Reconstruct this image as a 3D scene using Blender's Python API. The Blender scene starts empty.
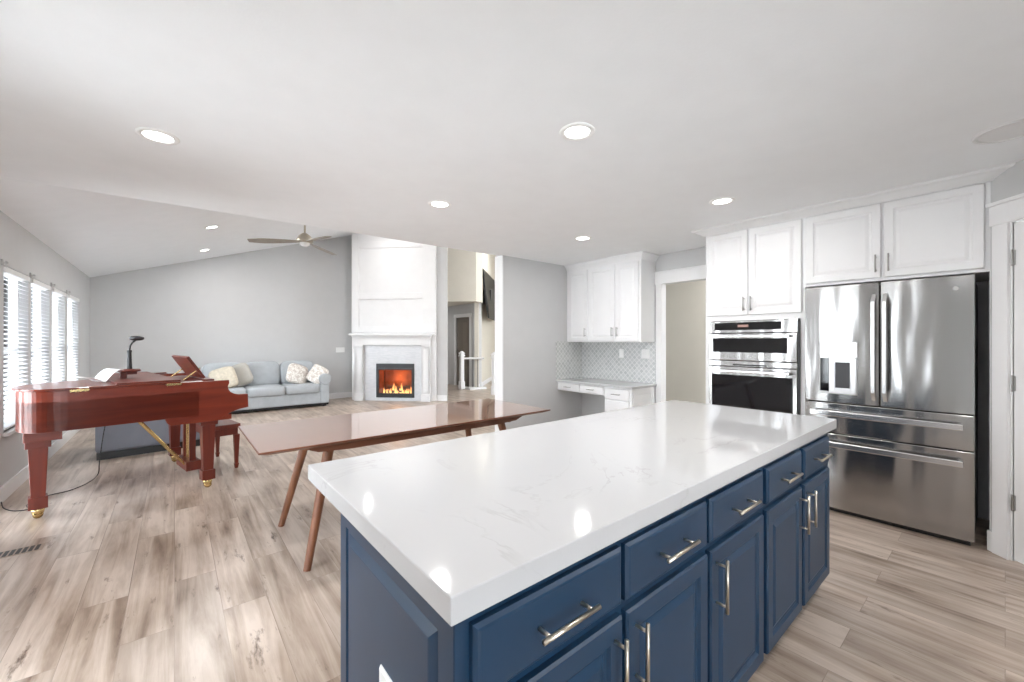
import bpy, bmesh, math, random
from mathutils import Vector, Matrix
random.seed(7)
scn = bpy.context.scene
COL = scn.collection
PI = math.pi
S2 = math.sqrt(2)

# ------------------------------------------------------------------ camera, world, light, exposure
cd = bpy.data.cameras.new('camera'); cam = bpy.data.objects.new('camera', cd); COL.objects.link(cam)
cam.location = (0, 0, 1.35); cam.rotation_euler = (PI/2, 0, -math.radians(39.6))
cd.sensor_width = 36; cd.sensor_fit = 'HORIZONTAL'; cd.lens = 408/1024*36; cd.clip_start = .02; cd.clip_end = 200
scn.camera = cam
scn.view_settings.view_transform = 'Standard'; scn.view_settings.look = 'None'
scn.view_settings.gamma = 1; scn.view_settings.use_curve_mapping = False
scn.view_settings.exposure = 0.40
w = bpy.data.worlds.new('World'); scn.world = w; w.use_nodes = True
nt = w.node_tree; nt.nodes.clear()
wo = nt.nodes.new('ShaderNodeOutputWorld'); bg = nt.nodes.new('ShaderNodeBackground')
tc = nt.nodes.new('ShaderNodeTexCoord'); sx = nt.nodes.new('ShaderNodeSeparateXYZ'); cr = nt.nodes.new('ShaderNodeValToRGB')
nt.links.new(tc.outputs['Generated'], sx.inputs[0]); nt.links.new(sx.outputs[2], cr.inputs[0])
cr.color_ramp.elements[0].position = 0.0; cr.color_ramp.elements[0].color = (.72, .77, .80, 1)
cr.color_ramp.elements[1].position = .12; cr.color_ramp.elements[1].color = (.84, .92, 1, 1)
nt.links.new(cr.outputs[0], bg.inputs[0]); bg.inputs[1].default_value = 13.5
nt.links.new(bg.outputs[0], wo.inputs[0])
LAMP_W = 8.5        # watts of each recessed kitchen lamp
# ------------------------------------------------------------------ materials
def nodes(name):
    m = bpy.data.materials.new(name); m.use_nodes = True
    n = m.node_tree.nodes; return m, n, m.node_tree.links, n['Principled BSDF']
def mat(name, col, rough=.5, metal=0, bump=0, bscale=40, var=0, vscale=6, coat=0, ior=1.5, spec=.5, aniso=None, stretch=(1,1,1)):
    m, n, l, b = nodes(name)
    b.inputs['Base Color'].default_value = (*col, 1); b.inputs['Roughness'].default_value = rough
    b.inputs['Metallic'].default_value = metal; b.inputs['Coat Weight'].default_value = coat
    b.inputs['Coat Roughness'].default_value = .05; b.inputs['IOR'].default_value = ior
    b.inputs['Specular IOR Level'].default_value = spec
    t = n.new('ShaderNodeTexCoord'); mp = n.new('ShaderNodeMapping'); mp.inputs['Scale'].default_value = stretch
    l.new(t.outputs['Object'], mp.inputs[0])
    ns = n.new('ShaderNodeTexNoise'); ns.inputs['Scale'].default_value = vscale; ns.inputs['Detail'].default_value = 4
    l.new(mp.outputs[0], ns.inputs[0])
    r = n.new('ShaderNodeValToRGB')
    r.color_ramp.elements[0].position = .3; r.color_ramp.elements[1].position = .7
    v = max(var, .012)
    r.color_ramp.elements[0].color = (*[c*(1-v) for c in col], 1)
    r.color_ramp.elements[1].color = (*[min(1, c*(1+v)) for c in col], 1)
    l.new(ns.outputs[0], r.inputs[0]); l.new(r.outputs[0], b.inputs['Base Color'])
    if bump:
        n2 = n.new('ShaderNodeTexNoise'); n2.inputs['Scale'].default_value = bscale; n2.inputs['Detail'].default_value = 3
        l.new(mp.outputs[0], n2.inputs[0])
        bp = n.new('ShaderNodeBump'); bp.inputs['Strength'].default_value = bump; bp.inputs['Distance'].default_value = .01
        l.new(n2.outputs[0], bp.inputs['Height']); l.new(bp.outputs[0], b.inputs['Normal'])
    return m
def emis(name, col, s):
    m, n, l, b = nodes(name)
    b.inputs['Base Color'].default_value = (0, 0, 0, 1)
    b.inputs['Emission Color'].default_value = (*col, 1); b.inputs['Emission Strength'].default_value = s
    return m
M = {}
M['wall'] = mat('wall_paint_greige', (.60, .60, .60), .75, bump=.04, bscale=90)
M['wallwarm'] = mat('wall_paint_cream', (.74, .70, .62), .75, bump=.04, bscale=90)
M['ceil'] = mat('ceiling_paint_white', (.865, .88, .895), .85, bump=.05, bscale=70)
M['vault'] = mat('vault_paint_white', (.90, .92, .94), .85, bump=.05, bscale=70)
M['white'] = mat('white_trim_paint', (.84, .84, .845), .4)
M['cab'] = mat('white_cabinet_paint', (.82, .82, .825), .35)
M['blue'] = mat('navy_cabinet_paint', (.010, .037, .080), .36, var=.05, spec=.4)
M['bluedark'] = mat('navy_toe_kick_paint', (.016, .03, .06), .5)
M['nickel'] = mat('brushed_nickel', (.62, .56, .47), .28, 1)
M['nickelgrey'] = mat('brushed_grey_nickel', (.42, .41, .40), .35, 1)
M['chrome'] = mat('chrome', (.8, .8, .8), .25, 1)
M['black'] = mat('black_plastic', (.012, .012, .013), .4)
M['blackglass'] = mat('black_glass', (.008, .008, .010), .05)
M['darkgrey'] = mat('dark_grey_metal', (.05, .05, .055), .45)
M['brass'] = mat('polished_brass', (.75, .56, .27), .25, 1)
M['iron'] = mat('dark_iron', (.03, .03, .03), .5)
M['paper'] = mat('paper', (.88, .88, .87), .7)
M['plastic'] = mat('white_plastic', (.88, .88, .87), .35)
M['lens'] = emis('lamp_lens', (1, .97, .92), 9)
M['ivory'] = mat('piano_key_white', (.85, .84, .80), .25)
M['taupe'] = mat('taupe_door_paint', (.18, .15, .12), .5)
M['speaker'] = mat('ceiling_speaker_grille', (.80, .80, .80), .8, bump=.3, bscale=400)
M['fabric'] = mat('pale_blue_grey_upholstery', (.42, .445, .465), .95, bump=.35, bscale=260, var=.06, vscale=9)
M['fabric2'] = mat('slate_grey_upholstery', (.25, .265, .31), .95, bump=.35, bscale=260, var=.06)
M['beige'] = mat('beige_pillow_cloth', (.62, .56, .45), .95, bump=.3, bscale=240, var=.12, vscale=24)
M['taupepillow'] = mat('grey_tan_pillow_cloth', (.42, .40, .36), .95, bump=.3, bscale=240, var=.08)
M['fan'] = mat('brushed_bronze_fan_metal', (.42, .38, .31), .4, .7)
M['blade'] = mat('grey_brown_fan_blade', (.36, .33, .29), .5, var=.1, vscale=12)
M['glow'] = mat('firebox_brick_glow', (.20, .06, .025), .8, bump=.3, var=.3)  # orange glow of the fire is put into the brick colour
M['log'] = mat('charred_log', (.10, .06, .04), .9, bump=.6, bscale=50, var=.5, vscale=20)

def wood(name, c1, c2, rough, scale, axis, coat=0, ior=1.5, coat_ior=1.5):
    m, n, l, b = nodes(name)
    t = n.new('ShaderNodeTexCoord'); mp = n.new('ShaderNodeMapping')
    sc = [scale*9]*3; sc[axis] = scale*.7; mp.inputs['Scale'].default_value = sc
    l.new(t.outputs['Object'], mp.inputs[0])
    a = n.new('ShaderNodeTexNoise'); a.inputs['Scale'].default_value = 1; a.inputs['Detail'].default_value = 7; a.inputs['Distortion'].default_value = .8
    l.new(mp.outputs[0], a.inputs[0])
    r = n.new('ShaderNodeValToRGB'); r.color_ramp.elements[0].position = .33; r.color_ramp.elements[1].position = .68
    r.color_ramp.elements[0].color = (*c1, 1); r.color_ramp.elements[1].color = (*c2, 1)
    l.new(a.outputs[0], r.inputs[0]); l.new(r.outputs[0], b.inputs['Base Color'])
    b.inputs['Roughness'].default_value = rough; b.inputs['Coat Weight'].default_value = coat; b.inputs['Coat Roughness'].default_value = .04
    b.inputs['IOR'].default_value = ior; b.inputs['Coat IOR'].default_value = coat_ior
    return m
M['mahog'] = wood('polished_mahogany', (.14, .018, .007), (.215, .030, .011), .3, 1.6, 0, coat=.35)
M['mahogv'] = wood('polished_mahogany_upright', (.10, .013, .006), (.16, .022, .009), .4, 1.6, 2, coat=.1)
M['walnut'] = wood('walnut_table_leg', (.15, .052, .022), (.26, .10, .045), .4, 2.5, 2, coat=.2)
M['walnutrail'] = wood('walnut_rail', (.13, .045, .022), (.20, .075, .038), .4, 2.5, 0, coat=.2)
M['walnuttop'] = wood('polished_walnut_top', (.28, .15, .10), (.38, .215, .155), .12, 1.2, 0, coat=1, ior=1.6, coat_ior=1.9)

def steel():
    m, n, l, b = nodes('brushed_stainless_steel')
    b.inputs['Metallic'].default_value = 1; b.inputs['Base Color'].default_value = (.43, .425, .42, 1); b.inputs['Roughness'].default_value = .2
    t = n.new('ShaderNodeTexCoord'); mp = n.new('ShaderNodeMapping'); mp.inputs['Scale'].default_value = (3, 3, 600)
    l.new(t.outputs['Object'], mp.inputs[0])
    a = n.new('ShaderNodeTexNoise'); a.inputs['Scale'].default_value = 1; a.inputs['Detail'].default_value = 2; l.new(mp.outputs[0], a.inputs[0])
    mr = n.new('ShaderNodeMapRange'); mr.inputs[3].default_value = .14; mr.inputs[4].default_value = .26
    l.new(a.outputs[0], mr.inputs[0]); l.new(mr.outputs[0], b.inputs['Roughness'])
    # very faint waviness of the sheet, as on a real door skin
    m2 = n.new('ShaderNodeMapping'); m2.inputs['Scale'].default_value = (6, 6, 1.2); l.new(t.outputs['Object'], m2.inputs[0])
    c = n.new('ShaderNodeTexNoise'); c.inputs['Scale'].default_value = 1.0; c.inputs['Detail'].default_value = 1; l.new(m2.outputs[0], c.inputs[0])
    bp = n.new('ShaderNodeBump'); bp.inputs['Strength'].default_value = .5; bp.inputs['Distance'].default_value = .035
    l.new(c.outputs[0], bp.inputs['Height']); l.new(bp.outputs[0], b.inputs['Normal'])
    return m
M['steel'] = steel()

def floor_mat():
    m, n, l, b = nodes('wood_plank_floor')
    t = n.new('ShaderNodeTexCoord')
    sw = n.new('ShaderNodeMapping'); sw.inputs['Rotation'].default_value = (0, 0, PI/2)      # brick rows run along Y
    l.new(t.outputs['Object'], sw.inputs[0])
    br = n.new('ShaderNodeTexBrick'); br.offset = .37; br.offset_frequency = 2
    br.inputs['Scale'].default_value = 1; br.inputs['Brick Width'].default_value = 1.25; br.inputs['Row Height'].default_value = .188
    br.inputs['Mortar Size'].default_value = .0016; br.inputs['Mortar Smooth'].default_value = .2; br.inputs['Bias'].default_value = 0
    br.inputs['Color1'].default_value = (0, 0, 0, 1); br.inputs['Color2'].default_value = (1, 1, 1, 1); br.inputs['Mortar'].default_value = (.5, .5, .5, 1)
    l.new(sw.outputs[0], br.inputs[0])
    # grain, shifted per plank
    sh = n.new('ShaderNodeVectorMath'); sh.operation = 'MULTIPLY_ADD'; sh.inputs[1].default_value = (7, 13, 0)
    l.new(br.outputs['Color'], sh.inputs[0]); l.new(t.outputs['Object'], sh.inputs[2])
    g1 = n.new('ShaderNodeMapping'); g1.inputs['Scale'].default_value = (13, .9, 1); l.new(sh.outputs[0], g1.inputs[0])
    a = n.new('ShaderNodeTexNoise'); a.inputs['Scale'].default_value = 1.2; a.inputs['Detail'].default_value = 9; a.inputs['Roughness'].default_value = .62; a.inputs['Distortion'].default_value = .5
    l.new(g1.outputs[0], a.inputs[0])
    g2 = n.new('ShaderNodeMapping'); g2.inputs['Scale'].default_value = (2.6, .9, 1); l.new(sh.outputs[0], g2.inputs[0])
    c = n.new('ShaderNodeTexNoise'); c.inputs['Scale'].default_value = 1.6; c.inputs['Detail'].default_value = 5; l.new(g2.outputs[0], c.inputs[0])
    r1 = n.new('ShaderNodeValToRGB')
    r1.color_ramp.elements[0].position = .34; r1.color_ramp.elements[0].color = (.17, .115, .082, 1)
    e = r1.color_ramp.elements.new(.46); e.color = (.37, .29, .23, 1)
    r1.color_ramp.elements[-1].position = .60; r1.color_ramp.elements[-1].color = (.56, .47, .40, 1)
    mx = n.new('ShaderNodeMath'); mx.operation = 'MULTIPLY_ADD'; mx.inputs[1].default_value = .55
    ad = n.new('ShaderNodeMath'); ad.operation = 'MULTIPLY'; ad.inputs[1].default_value = .45
    l.new(c.outputs[0], ad.inputs[0]); l.new(a.outputs[0], mx.inputs[0]); l.new(ad.outputs[0], mx.inputs[2])
    l.new(mx.outputs[0], r1.inputs[0])
    # per plank tone
    sep = n.new('ShaderNodeSeparateColor'); l.new(br.outputs['Color'], sep.inputs[0])
    tn = n.new('ShaderNodeMapRange'); tn.inputs[3].default_value = .90; tn.inputs[4].default_value = 1.10; l.new(sep.outputs[0], tn.inputs[0])
    hs = n.new('ShaderNodeHueSaturation'); l.new(r1.outputs[0], hs.inputs['Color']); l.new(tn.outputs[0], hs.inputs['Value'])
    # knots
    g3 = n.new('ShaderNodeMapping'); g3.inputs['Scale'].default_value = (6.5, 1.5, 1); l.new(sh.outputs[0], g3.inputs[0])
    nz = n.new('ShaderNodeTexNoise'); nz.inputs['Scale'].default_value = 1.9; nz.inputs['Detail'].default_value = 6; nz.inputs['Roughness'].default_value = .7
    l.new(g3.outputs[0], nz.inputs[0])
    kr = n.new('ShaderNodeValToRGB'); kr.color_ramp.elements[0].position = .60; kr.color_ramp.elements[0].color = (0, 0, 0, 1)
    kr.color_ramp.elements[1].position = .70; kr.color_ramp.elements[1].color = (.9, .9, .9, 1)
    l.new(nz.outputs[0], kr.inputs[0])
    k = n.new('ShaderNodeMixRGB'); k.inputs[2].default_value = (.10, .06, .04, 1); l.new(kr.outputs[0], k.inputs[0]); l.new(hs.outputs[0], k.inputs[1])
    j = n.new('ShaderNodeMixRGB'); j.inputs[2].default_value = (.2, .15, .12, 1)
    jf = n.new('ShaderNodeMath'); jf.operation = 'MULTIPLY'; jf.inputs[1].default_value = .55; l.new(br.outputs['Fac'], jf.inputs[0])
    l.new(jf.outputs[0], j.inputs[0]); l.new(k.outputs[0], j.inputs[1])
    l.new(j.outputs[0], b.inputs['Base Color'])
    b.inputs['Roughness'].default_value = .3; b.inputs['IOR'].default_value = 1.5
    bp = n.new('ShaderNodeBump'); bp.inputs['Strength'].default_value = .12; bp.inputs['Distance'].default_value = .004
    l.new(a.outputs[0], bp.inputs['Height']); l.new(bp.outputs[0], b.inputs['Normal'])
    return m
M['floor'] = floor_mat()

def quartz():
    m, n, l, b = nodes('white_quartz')
    t = n.new('ShaderNodeTexCoord')
    mp = n.new('ShaderNodeMapping'); mp.inputs['Rotation'].default_value = (0, 0, .5); mp.inputs['Scale'].default_value = (1, 1.3, 1); l.new(t.outputs['Object'], mp.inputs[0])
    a = n.new('ShaderNodeTexNoise'); a.inputs['Scale'].default_value = 1.35; a.inputs['Detail'].default_value = 8; a.inputs['Roughness'].default_value = .6; a.inputs['Distortion'].default_value = 1.2
    l.new(mp.outputs[0], a.inputs[0])
    s = n.new('ShaderNodeMath'); s.operation = 'SUBTRACT'; s.inputs[1].default_value = .5; l.new(a.outputs[0], s.inputs[0])
    ab = n.new('ShaderNodeMath'); ab.operation = 'ABSOLUTE'; l.new(s.outputs[0], ab.inputs[0])
    r = n.new('ShaderNodeValToRGB'); r.color_ramp.elements[0].position = 0; r.color_ramp.elements[0].color = (1, 1, 1, 1)
    r.color_ramp.elements[1].position = .012; r.color_ramp.elements[1].color = (0, 0, 0, 1); l.new(ab.outputs[0], r.inputs[0])
    g = n.new('ShaderNodeTexNoise'); g.inputs['Scale'].default_value = 3.2; g.inputs['Detail'].default_value = 3; l.new(t.outputs['Object'], g.inputs[0])
    gr = n.new('ShaderNodeValToRGB'); gr.color_ramp.elements[0].position = .5; gr.color_ramp.elements[1].position = .68; gr.color_ramp.elements[1].color = (.55, .55, .55, 1)
    l.new(g.outputs[0], gr.inputs[0])
    mu = n.new('ShaderNodeMixRGB'); mu.blend_type = 'MULTIPLY'; mu.inputs[0].default_value = 1; l.new(r.outputs[0], mu.inputs[1]); l.new(gr.outputs[0], mu.inputs[2])
    mx = n.new('ShaderNodeMixRGB'); mx.inputs[1].default_value = (.52, .52, .525, 1); mx.inputs[2].default_value = (.38, .37, .365, 1)
    l.new(mu.outputs[0], mx.inputs[0]); l.new(mx.outputs[0], b.inputs['Base Color'])
    b.inputs['Roughness'].default_value = .07; b.inputs['IOR'].default_value = 1.55
    return m
M['quartz'] = quartz()

def tile(name, c1, c2, grout, row, wid, axis, diag=False, rough=.25):
    m, n, l, b = nodes(name)
    t = n.new('ShaderNodeTexCoord'); sp = n.new('ShaderNodeSeparateXYZ'); cb = n.new('ShaderNodeCombineXYZ')
    l.new(t.outputs['Object'], sp.inputs[0]); l.new(sp.outputs[axis], cb.inputs[0]); l.new(sp.outputs[2], cb.inputs[1])
    mp = n.new('ShaderNodeMapping'); mp.inputs['Rotation'].default_value = (0, 0, PI/4 if diag else 0); l.new(cb.outputs[0], mp.inputs[0])
    br = n.new('ShaderNodeTexBrick'); br.inputs['Scale'].default_value = 1; br.inputs['Brick Width'].default_value = wid; br.inputs['Row Height'].default_value = row
    br.inputs['Mortar Size'].default_value = row*.09; br.inputs['Color1'].default_value = (*c1, 1); br.inputs['Color2'].default_value = (*c2, 1); br.inputs['Mortar'].default_value = (*grout, 1)
    br.offset = 0.5 if not diag else 0.0
    l.new(mp.outputs[0], br.inputs[0]); l.new(br.outputs['Color'], b.inputs['Base Color']); b.inputs['Roughness'].default_value = rough
    return m
M['splashY'] = tile('backsplash_diamond_tile', (.60, .61, .61), (.50, .515, .515), (.74, .74, .73), .05, .05, 1, True)
M['splashX'] = tile('backsplash_diamond_tile_side', (.60, .61, .59), (.50, .51, .50), (.74, .74, .73), .05, .05, 0, True)
M['hearth'] = tile('fireplace_mosaic_tile', (.66, .67, .70), (.56, .58, .61), (.78, .78, .79), .022, .06, 0)

def glassmat():
    m, n, l, b = nodes('window_glass')
    n.remove(b); o = n['Material Output']
    tr = n.new('ShaderNodeBsdfTransparent'); gl = n.new('ShaderNodeBsdfGlossy'); gl.inputs['Roughness'].default_value = .02
    f = n.new('ShaderNodeFresnel'); f.inputs[0].default_value = 1.45; mx = n.new('ShaderNodeMixShader')
    l.new(f.outputs[0], mx.inputs[0]); l.new(tr.outputs[0], mx.inputs[1]); l.new(gl.outputs[0], mx.inputs[2]); l.new(mx.outputs[0], o.inputs[0])
    return m
M['glass'] = glassmat()
def blindmat():
    m, n, l, b = nodes('translucent_white_slats'); o = n['Material Output']; b.inputs['Base Color'].default_value = (.88,.88,.88,1); b.inputs['Roughness'].default_value = .5
    tr = n.new('ShaderNodeBsdfTranslucent'); tr.inputs[0].default_value = (.85,.86,.88,1); mx = n.new('ShaderNodeMixShader'); mx.inputs[0].default_value = .5
    l.new(b.outputs[0], mx.inputs[1]); l.new(tr.outputs[0], mx.inputs[2]); l.new(mx.outputs[0], o.inputs[0]); return m
M['slat'] = blindmat()
def flame():
    m, n, l, b = nodes('gas_flame')
    t = n.new('ShaderNodeTexCoord'); s = n.new('ShaderNodeSeparateXYZ'); l.new(t.outputs['Generated'], s.inputs[0])
    r = n.new('ShaderNodeValToRGB'); r.color_ramp.elements[0].color = (1, .62, .22, 1); r.color_ramp.elements[1].color = (.9, .16, .02, 1)
    l.new(s.outputs[2], r.inputs[0]); l.new(r.outputs[0], b.inputs['Emission Color']); b.inputs['Emission Strength'].default_value = 1.6
    b.inputs['Base Color'].default_value = (0, 0, 0, 1)
    return m
M['flame'] = flame()
def pattern(name, c1, c2, sc):
    m, n, l, b = nodes(name)
    t = n.new('ShaderNodeTexCoord'); a = n.new('ShaderNodeTexNoise'); a.inputs['Scale'].default_value = sc; a.inputs['Detail'].default_value = 3; a.inputs['Distortion'].default_value = 2
    l.new(t.outputs['Object'], a.inputs[0]); r = n.new('ShaderNodeValToRGB'); r.color_ramp.elements[0].position = .47; r.color_ramp.elements[1].position = .53
    r.color_ramp.elements[0].color = (*c1, 1); r.color_ramp.elements[1].color = (*c2, 1); l.new(a.outputs[0], r.inputs[0]); l.new(r.outputs[0], b.inputs['Base Color'])
    b.inputs['Roughness'].default_value = .9
    return m
M['floral'] = pattern('floral_pillow_cloth', (.80, .77, .72), (.58, .52, .47), 16)

# ------------------------------------------------------------------ mesh helpers
class MB:
    def __init__(s): s.b = bmesh.new()
    def _faces(s, vs, fs):
        v = [s.b.verts.new(p) for p in vs]
        for f in fs:
            try: s.b.faces.new([v[i] for i in f])
            except ValueError: pass
        return v
    def box(s, x0, x1, y0, y1, z0, z1):
        s._faces([(x0,y0,z0),(x1,y0,z0),(x1,y1,z0),(x0,y1,z0),(x0,y0,z1),(x1,y0,z1),(x1,y1,z1),(x0,y1,z1)],
                 [(0,3,2,1),(4,5,6,7),(0,1,5,4),(1,2,6,5),(2,3,7,6),(3,0,4,7)]); return s
    def prism(s, poly, z0, z1):                      # poly of (x, y), extruded in z
        n = len(poly)
        s._faces([(x,y,z0) for x,y in poly]+[(x,y,z1) for x,y in poly],
                 [tuple(range(n))[::-1], tuple(range(n,2*n))]+[(i,(i+1)%n,n+(i+1)%n,n+i) for i in range(n)]); return s
    def prism_y(s, poly, y0, y1):                    # poly of (x, z), extruded in y
        n = len(poly)
        s._faces([(x,y0,z) for x,z in poly]+[(x,y1,z) for x,z in poly],
                 [tuple(range(n)), tuple(range(n,2*n))[::-1]]+[(i,n+i,n+(i+1)%n,(i+1)%n) for i in range(n)]); return s
    def prism_x(s, poly, x0, x1):                    # poly of (y, z), extruded in x
        n = len(poly)
        s._faces([(x0,y,z) for y,z in poly]+[(x1,y,z) for y,z in poly],
                 [tuple(range(n))[::-1], tuple(range(n,2*n))]+[(i,(i+1)%n,n+(i+1)%n,n+i) for i in range(n)]); return s
    def cyl(s, p0, p1, r0, r1=None, n=16):
        r1 = r0 if r1 is None else r1
        p0, p1 = Vector(p0), Vector(p1); d = (p1-p0).normalized()
        a = d.orthogonal().normalized(); c = d.cross(a)
        vs = [p0+(a*math.cos(2*PI*i/n)+c*math.sin(2*PI*i/n))*r0 for i in range(n)]+[p1+(a*math.cos(2*PI*i/n)+c*math.sin(2*PI*i/n))*r1 for i in range(n)]
        s._faces(vs, [tuple(range(n))[::-1], tuple(range(n,2*n))]+[(i,(i+1)%n,n+(i+1)%n,n+i) for i in range(n)]); return s
    def frust(s, c0, w0, c1, w1):                    # square-section tapered post: centre (x,y,z) and half widths (hx,hy)
        q = []
        for c, h in ((c0,w0),(c1,w1)):
            for a, e in ((-1,-1),(1,-1),(1,1),(-1,1)): q.append((c[0]+a*h[0], c[1]+e*h[1], c[2]))
        s._faces(q, [(0,3,2,1),(4,5,6,7),(0,1,5,4),(1,2,6,5),(2,3,7,6),(3,0,4,7)]); return s
    def lathe(s, prof, c=(0,0,0), n=24):             # prof of (r, z)
        k = len(prof); vs = []
        for i in range(n):
            a = 2*PI*i/n
            for r, z in prof: vs.append((c[0]+r*math.cos(a), c[1]+r*math.sin(a), c[2]+z))
        fs = [(i*k+j, ((i+1)%n)*k+j, ((i+1)%n)*k+j+1, i*k+j+1) for i in range(n) for j in range(k-1)]
        s._faces(vs, fs)
        bmesh.ops.remove_doubles(s.b, verts=s.b.verts, dist=1e-6); return s
    def soft(s, c, h, e=.35, n=14, e2=None, rot=None):   # superellipsoid cushion
        e2 = e if e2 is None else e2
        def f(a, p): return math.copysign(abs(a)**p, a)
        vs = []; m = 2*n
        for i in range(n+1):
            ph = -PI/2+PI*i/n
            for j in range(m):
                th = 2*PI*j/m
                v = Vector((h[0]*f(math.cos(ph),e2)*f(math.cos(th),e), h[1]*f(math.cos(ph),e2)*f(math.sin(th),e), h[2]*f(math.sin(ph),e2)))
                if rot: v = rot @ v
                vs.append(v+Vector(c))
        fs = [(i*m+j, i*m+(j+1)%m, (i+1)*m+(j+1)%m, (i+1)*m+j) for i in range(n) for j in range(m)]
        s._faces(vs, fs); bmesh.ops.remove_doubles(s.b, verts=s.b.verts, dist=1e-5); return s
    def tube(s, pts, r, n=8):
        pts = [Vector(p) for p in pts]
        for a, b_ in zip(pts[:-1], pts[1:]): s.cyl(a, b_, r, r, n)
        return s
    def rings(s, x0, x1, z0, z1, prof, back=0.0, arch=0):      # panel in XZ plane, front towards -y; prof of (inset, out)
        vs, fs = [], []
        vs += [(x0,-back,z0),(x1,-back,z0),(x1,-back,z1),(x0,-back,z1)]
        for i, o in prof: vs += [(x0+i,-o,z0+i),(x1-i,-o,z0+i),(x1-i,-o,z1-i),(x0+i,-o,z1-i)]
        for k in range(len(prof)):
            a, c = 4*k, 4*k+4
            for j in range(4): fs.append((a+j, a+(j+1)%4, c+(j+1)%4, c+j))
        k = 4*len(prof); fs.append((k,k+1,k+2,k+3)); fs.append((3,2,1,0))
        s._faces(vs, fs); return s
    def xf(s, m): bmesh.ops.transform(s.b, matrix=m, verts=s.b.verts); return s
    def build(s, name, m, parent=None, smooth=False, bevel=0, world=None):
        if world is not None: s.xf(Matrix.Translation(-Vector(world)))
        bmesh.ops.recalc_face_normals(s.b, faces=s.b.faces)
        me = bpy.data.meshes.new(name); s.b.to_mesh(me); s.b.free()
        me.materials.append(M[m] if isinstance(m, str) else m)
        o = bpy.data.objects.new(name, me); COL.objects.link(o); o.parent = parent
        if smooth:
            for p in me.polygons: p.use_smooth = True
        if bevel:
            bv = o.modifiers.new('bevel', 'BEVEL'); bv.width = bevel; bv.segments = 2; bv.limit_method = 'ANGLE'
        return o
def tag(o, label=None, cat=None, group=None, kind=None):
    if label: o['label'] = label
    if cat: o['category'] = cat
    if group: o['group'] = group
    if kind: o['kind'] = kind
    return o
def thing(name, label, cat, loc=(0,0,0), rz=0, group=None):
    o = bpy.data.objects.new(name, None); COL.objects.link(o); o.location = loc; o.rotation_euler = (0, 0, rz); o.empty_display_size = .1
    return tag(o, label, cat, group)
def struct(name, mb, m, **k): return tag(mb.build(name, m, **k), kind='structure')
def sthing(name, loc=(0,0,0), rz=0):
    o = bpy.data.objects.new(name, None); COL.objects.link(o); o.location = loc; o.rotation_euler = (0,0,rz); o['kind'] = 'structure'; return o
def copy_tree(o, parent=None):
    c = o.copy(); COL.objects.link(c)
    if parent: c.parent = parent
    for ch in list(o.children): copy_tree(ch, c)
    return c

# ------------------------------------------------------------------ the room
WX = -1.12           # window wall
XR = 4.73            # wall behind the kitchen cabinets
struct('floor', MB().box(-1.4, 12, -3.2, 15, -.1, 0), 'floor')
CEILK = 2.44
# kitchen ceiling, flat
struct('ceiling', MB().prism([(-1.3,-3),(8.6,-3),(8.6,4.07),(3.22,4.13),(-1.3,4.275)], CEILK, CEILK+.14), 'ceil')
# vaulted ceiling of the living room
SL = .331
def vz(x): return 2.44+SL*(x-WX)
struct('ceiling_vault', MB().prism_y([(-1.3,vz(-1.3)),(5.2,vz(5.2)),(12,vz(5.2)),(12,vz(5.2)+.15),(5.2,vz(5.2)+.15),(-1.3,vz(-1.3)+.15)], 3.9, 15), 'vault')
struct('wall_header', MB().prism_y([(-1.1,2.58),(8.6,2.58),(8.6,4.6),(5.2,vz(5.2)),(-.65,2.6)], 3.93, 4.05), 'wall')
# window wall with four tall windows and two unseen glass doors added for daylight
wins = [(5.43,6.19),(6.29,7.07),(7.21,7.96),(8.12,8.93)]
wz0, wz1 = .57, 2.0
mb = MB(); T = (-1.28, WX)
edges = [(-3.0,.4,0,5)]
mb.box(*T, -3.0, 1.72, 0, 2.5); mb.box(*T, 1.72, 2.62, 2.1, 2.5); mb.box(*T, 2.62, 4.25, 0, 2.5); mb.box(*T, 4.25, 5.15, 2.1, 2.5); mb.box(*T, 5.15, 5.43, 0, 2.5)
for i, (a, b) in enumerate(wins):
    mb.box(*T, a, b, 0, wz0); mb.box(*T, a, b, wz1, 2.5)
    mb.box(*T, b, wins[i+1][0] if i < 3 else 10.2, 0, 2.5)
struct('wall_left', mb, 'wall')
struct('wall_back', MB().prism_y([(-1.28,0),(3.6,0),(3.6,vz(3.6)+.1),(-1.28,vz(-1.28)+.1)], 10.02, 10.2), 'wall')
# kitchen wall beside the desk, runs on behind it
struct('wall_desk_side', MB().box(3.22, 8.6, 4.07, 4.22, 0, 4.55), 'wall')
# wall behind cabinets, with the doorway
mb = MB(); mb.box(XR, XR+.09, 2.765, 4.07, 0, CEILK); mb.box(XR, XR+.12, 1.94, 2.765, 2.07, CEILK); mb.box(XR, XR+.12, -.55, 1.94, 0, CEILK)
struct('wall_right', mb, 'wall')
struct('wall_passage', MB().box(6.1, 6.2, -3, 4.07, 0, CEILK), 'wallwarm')
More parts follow.
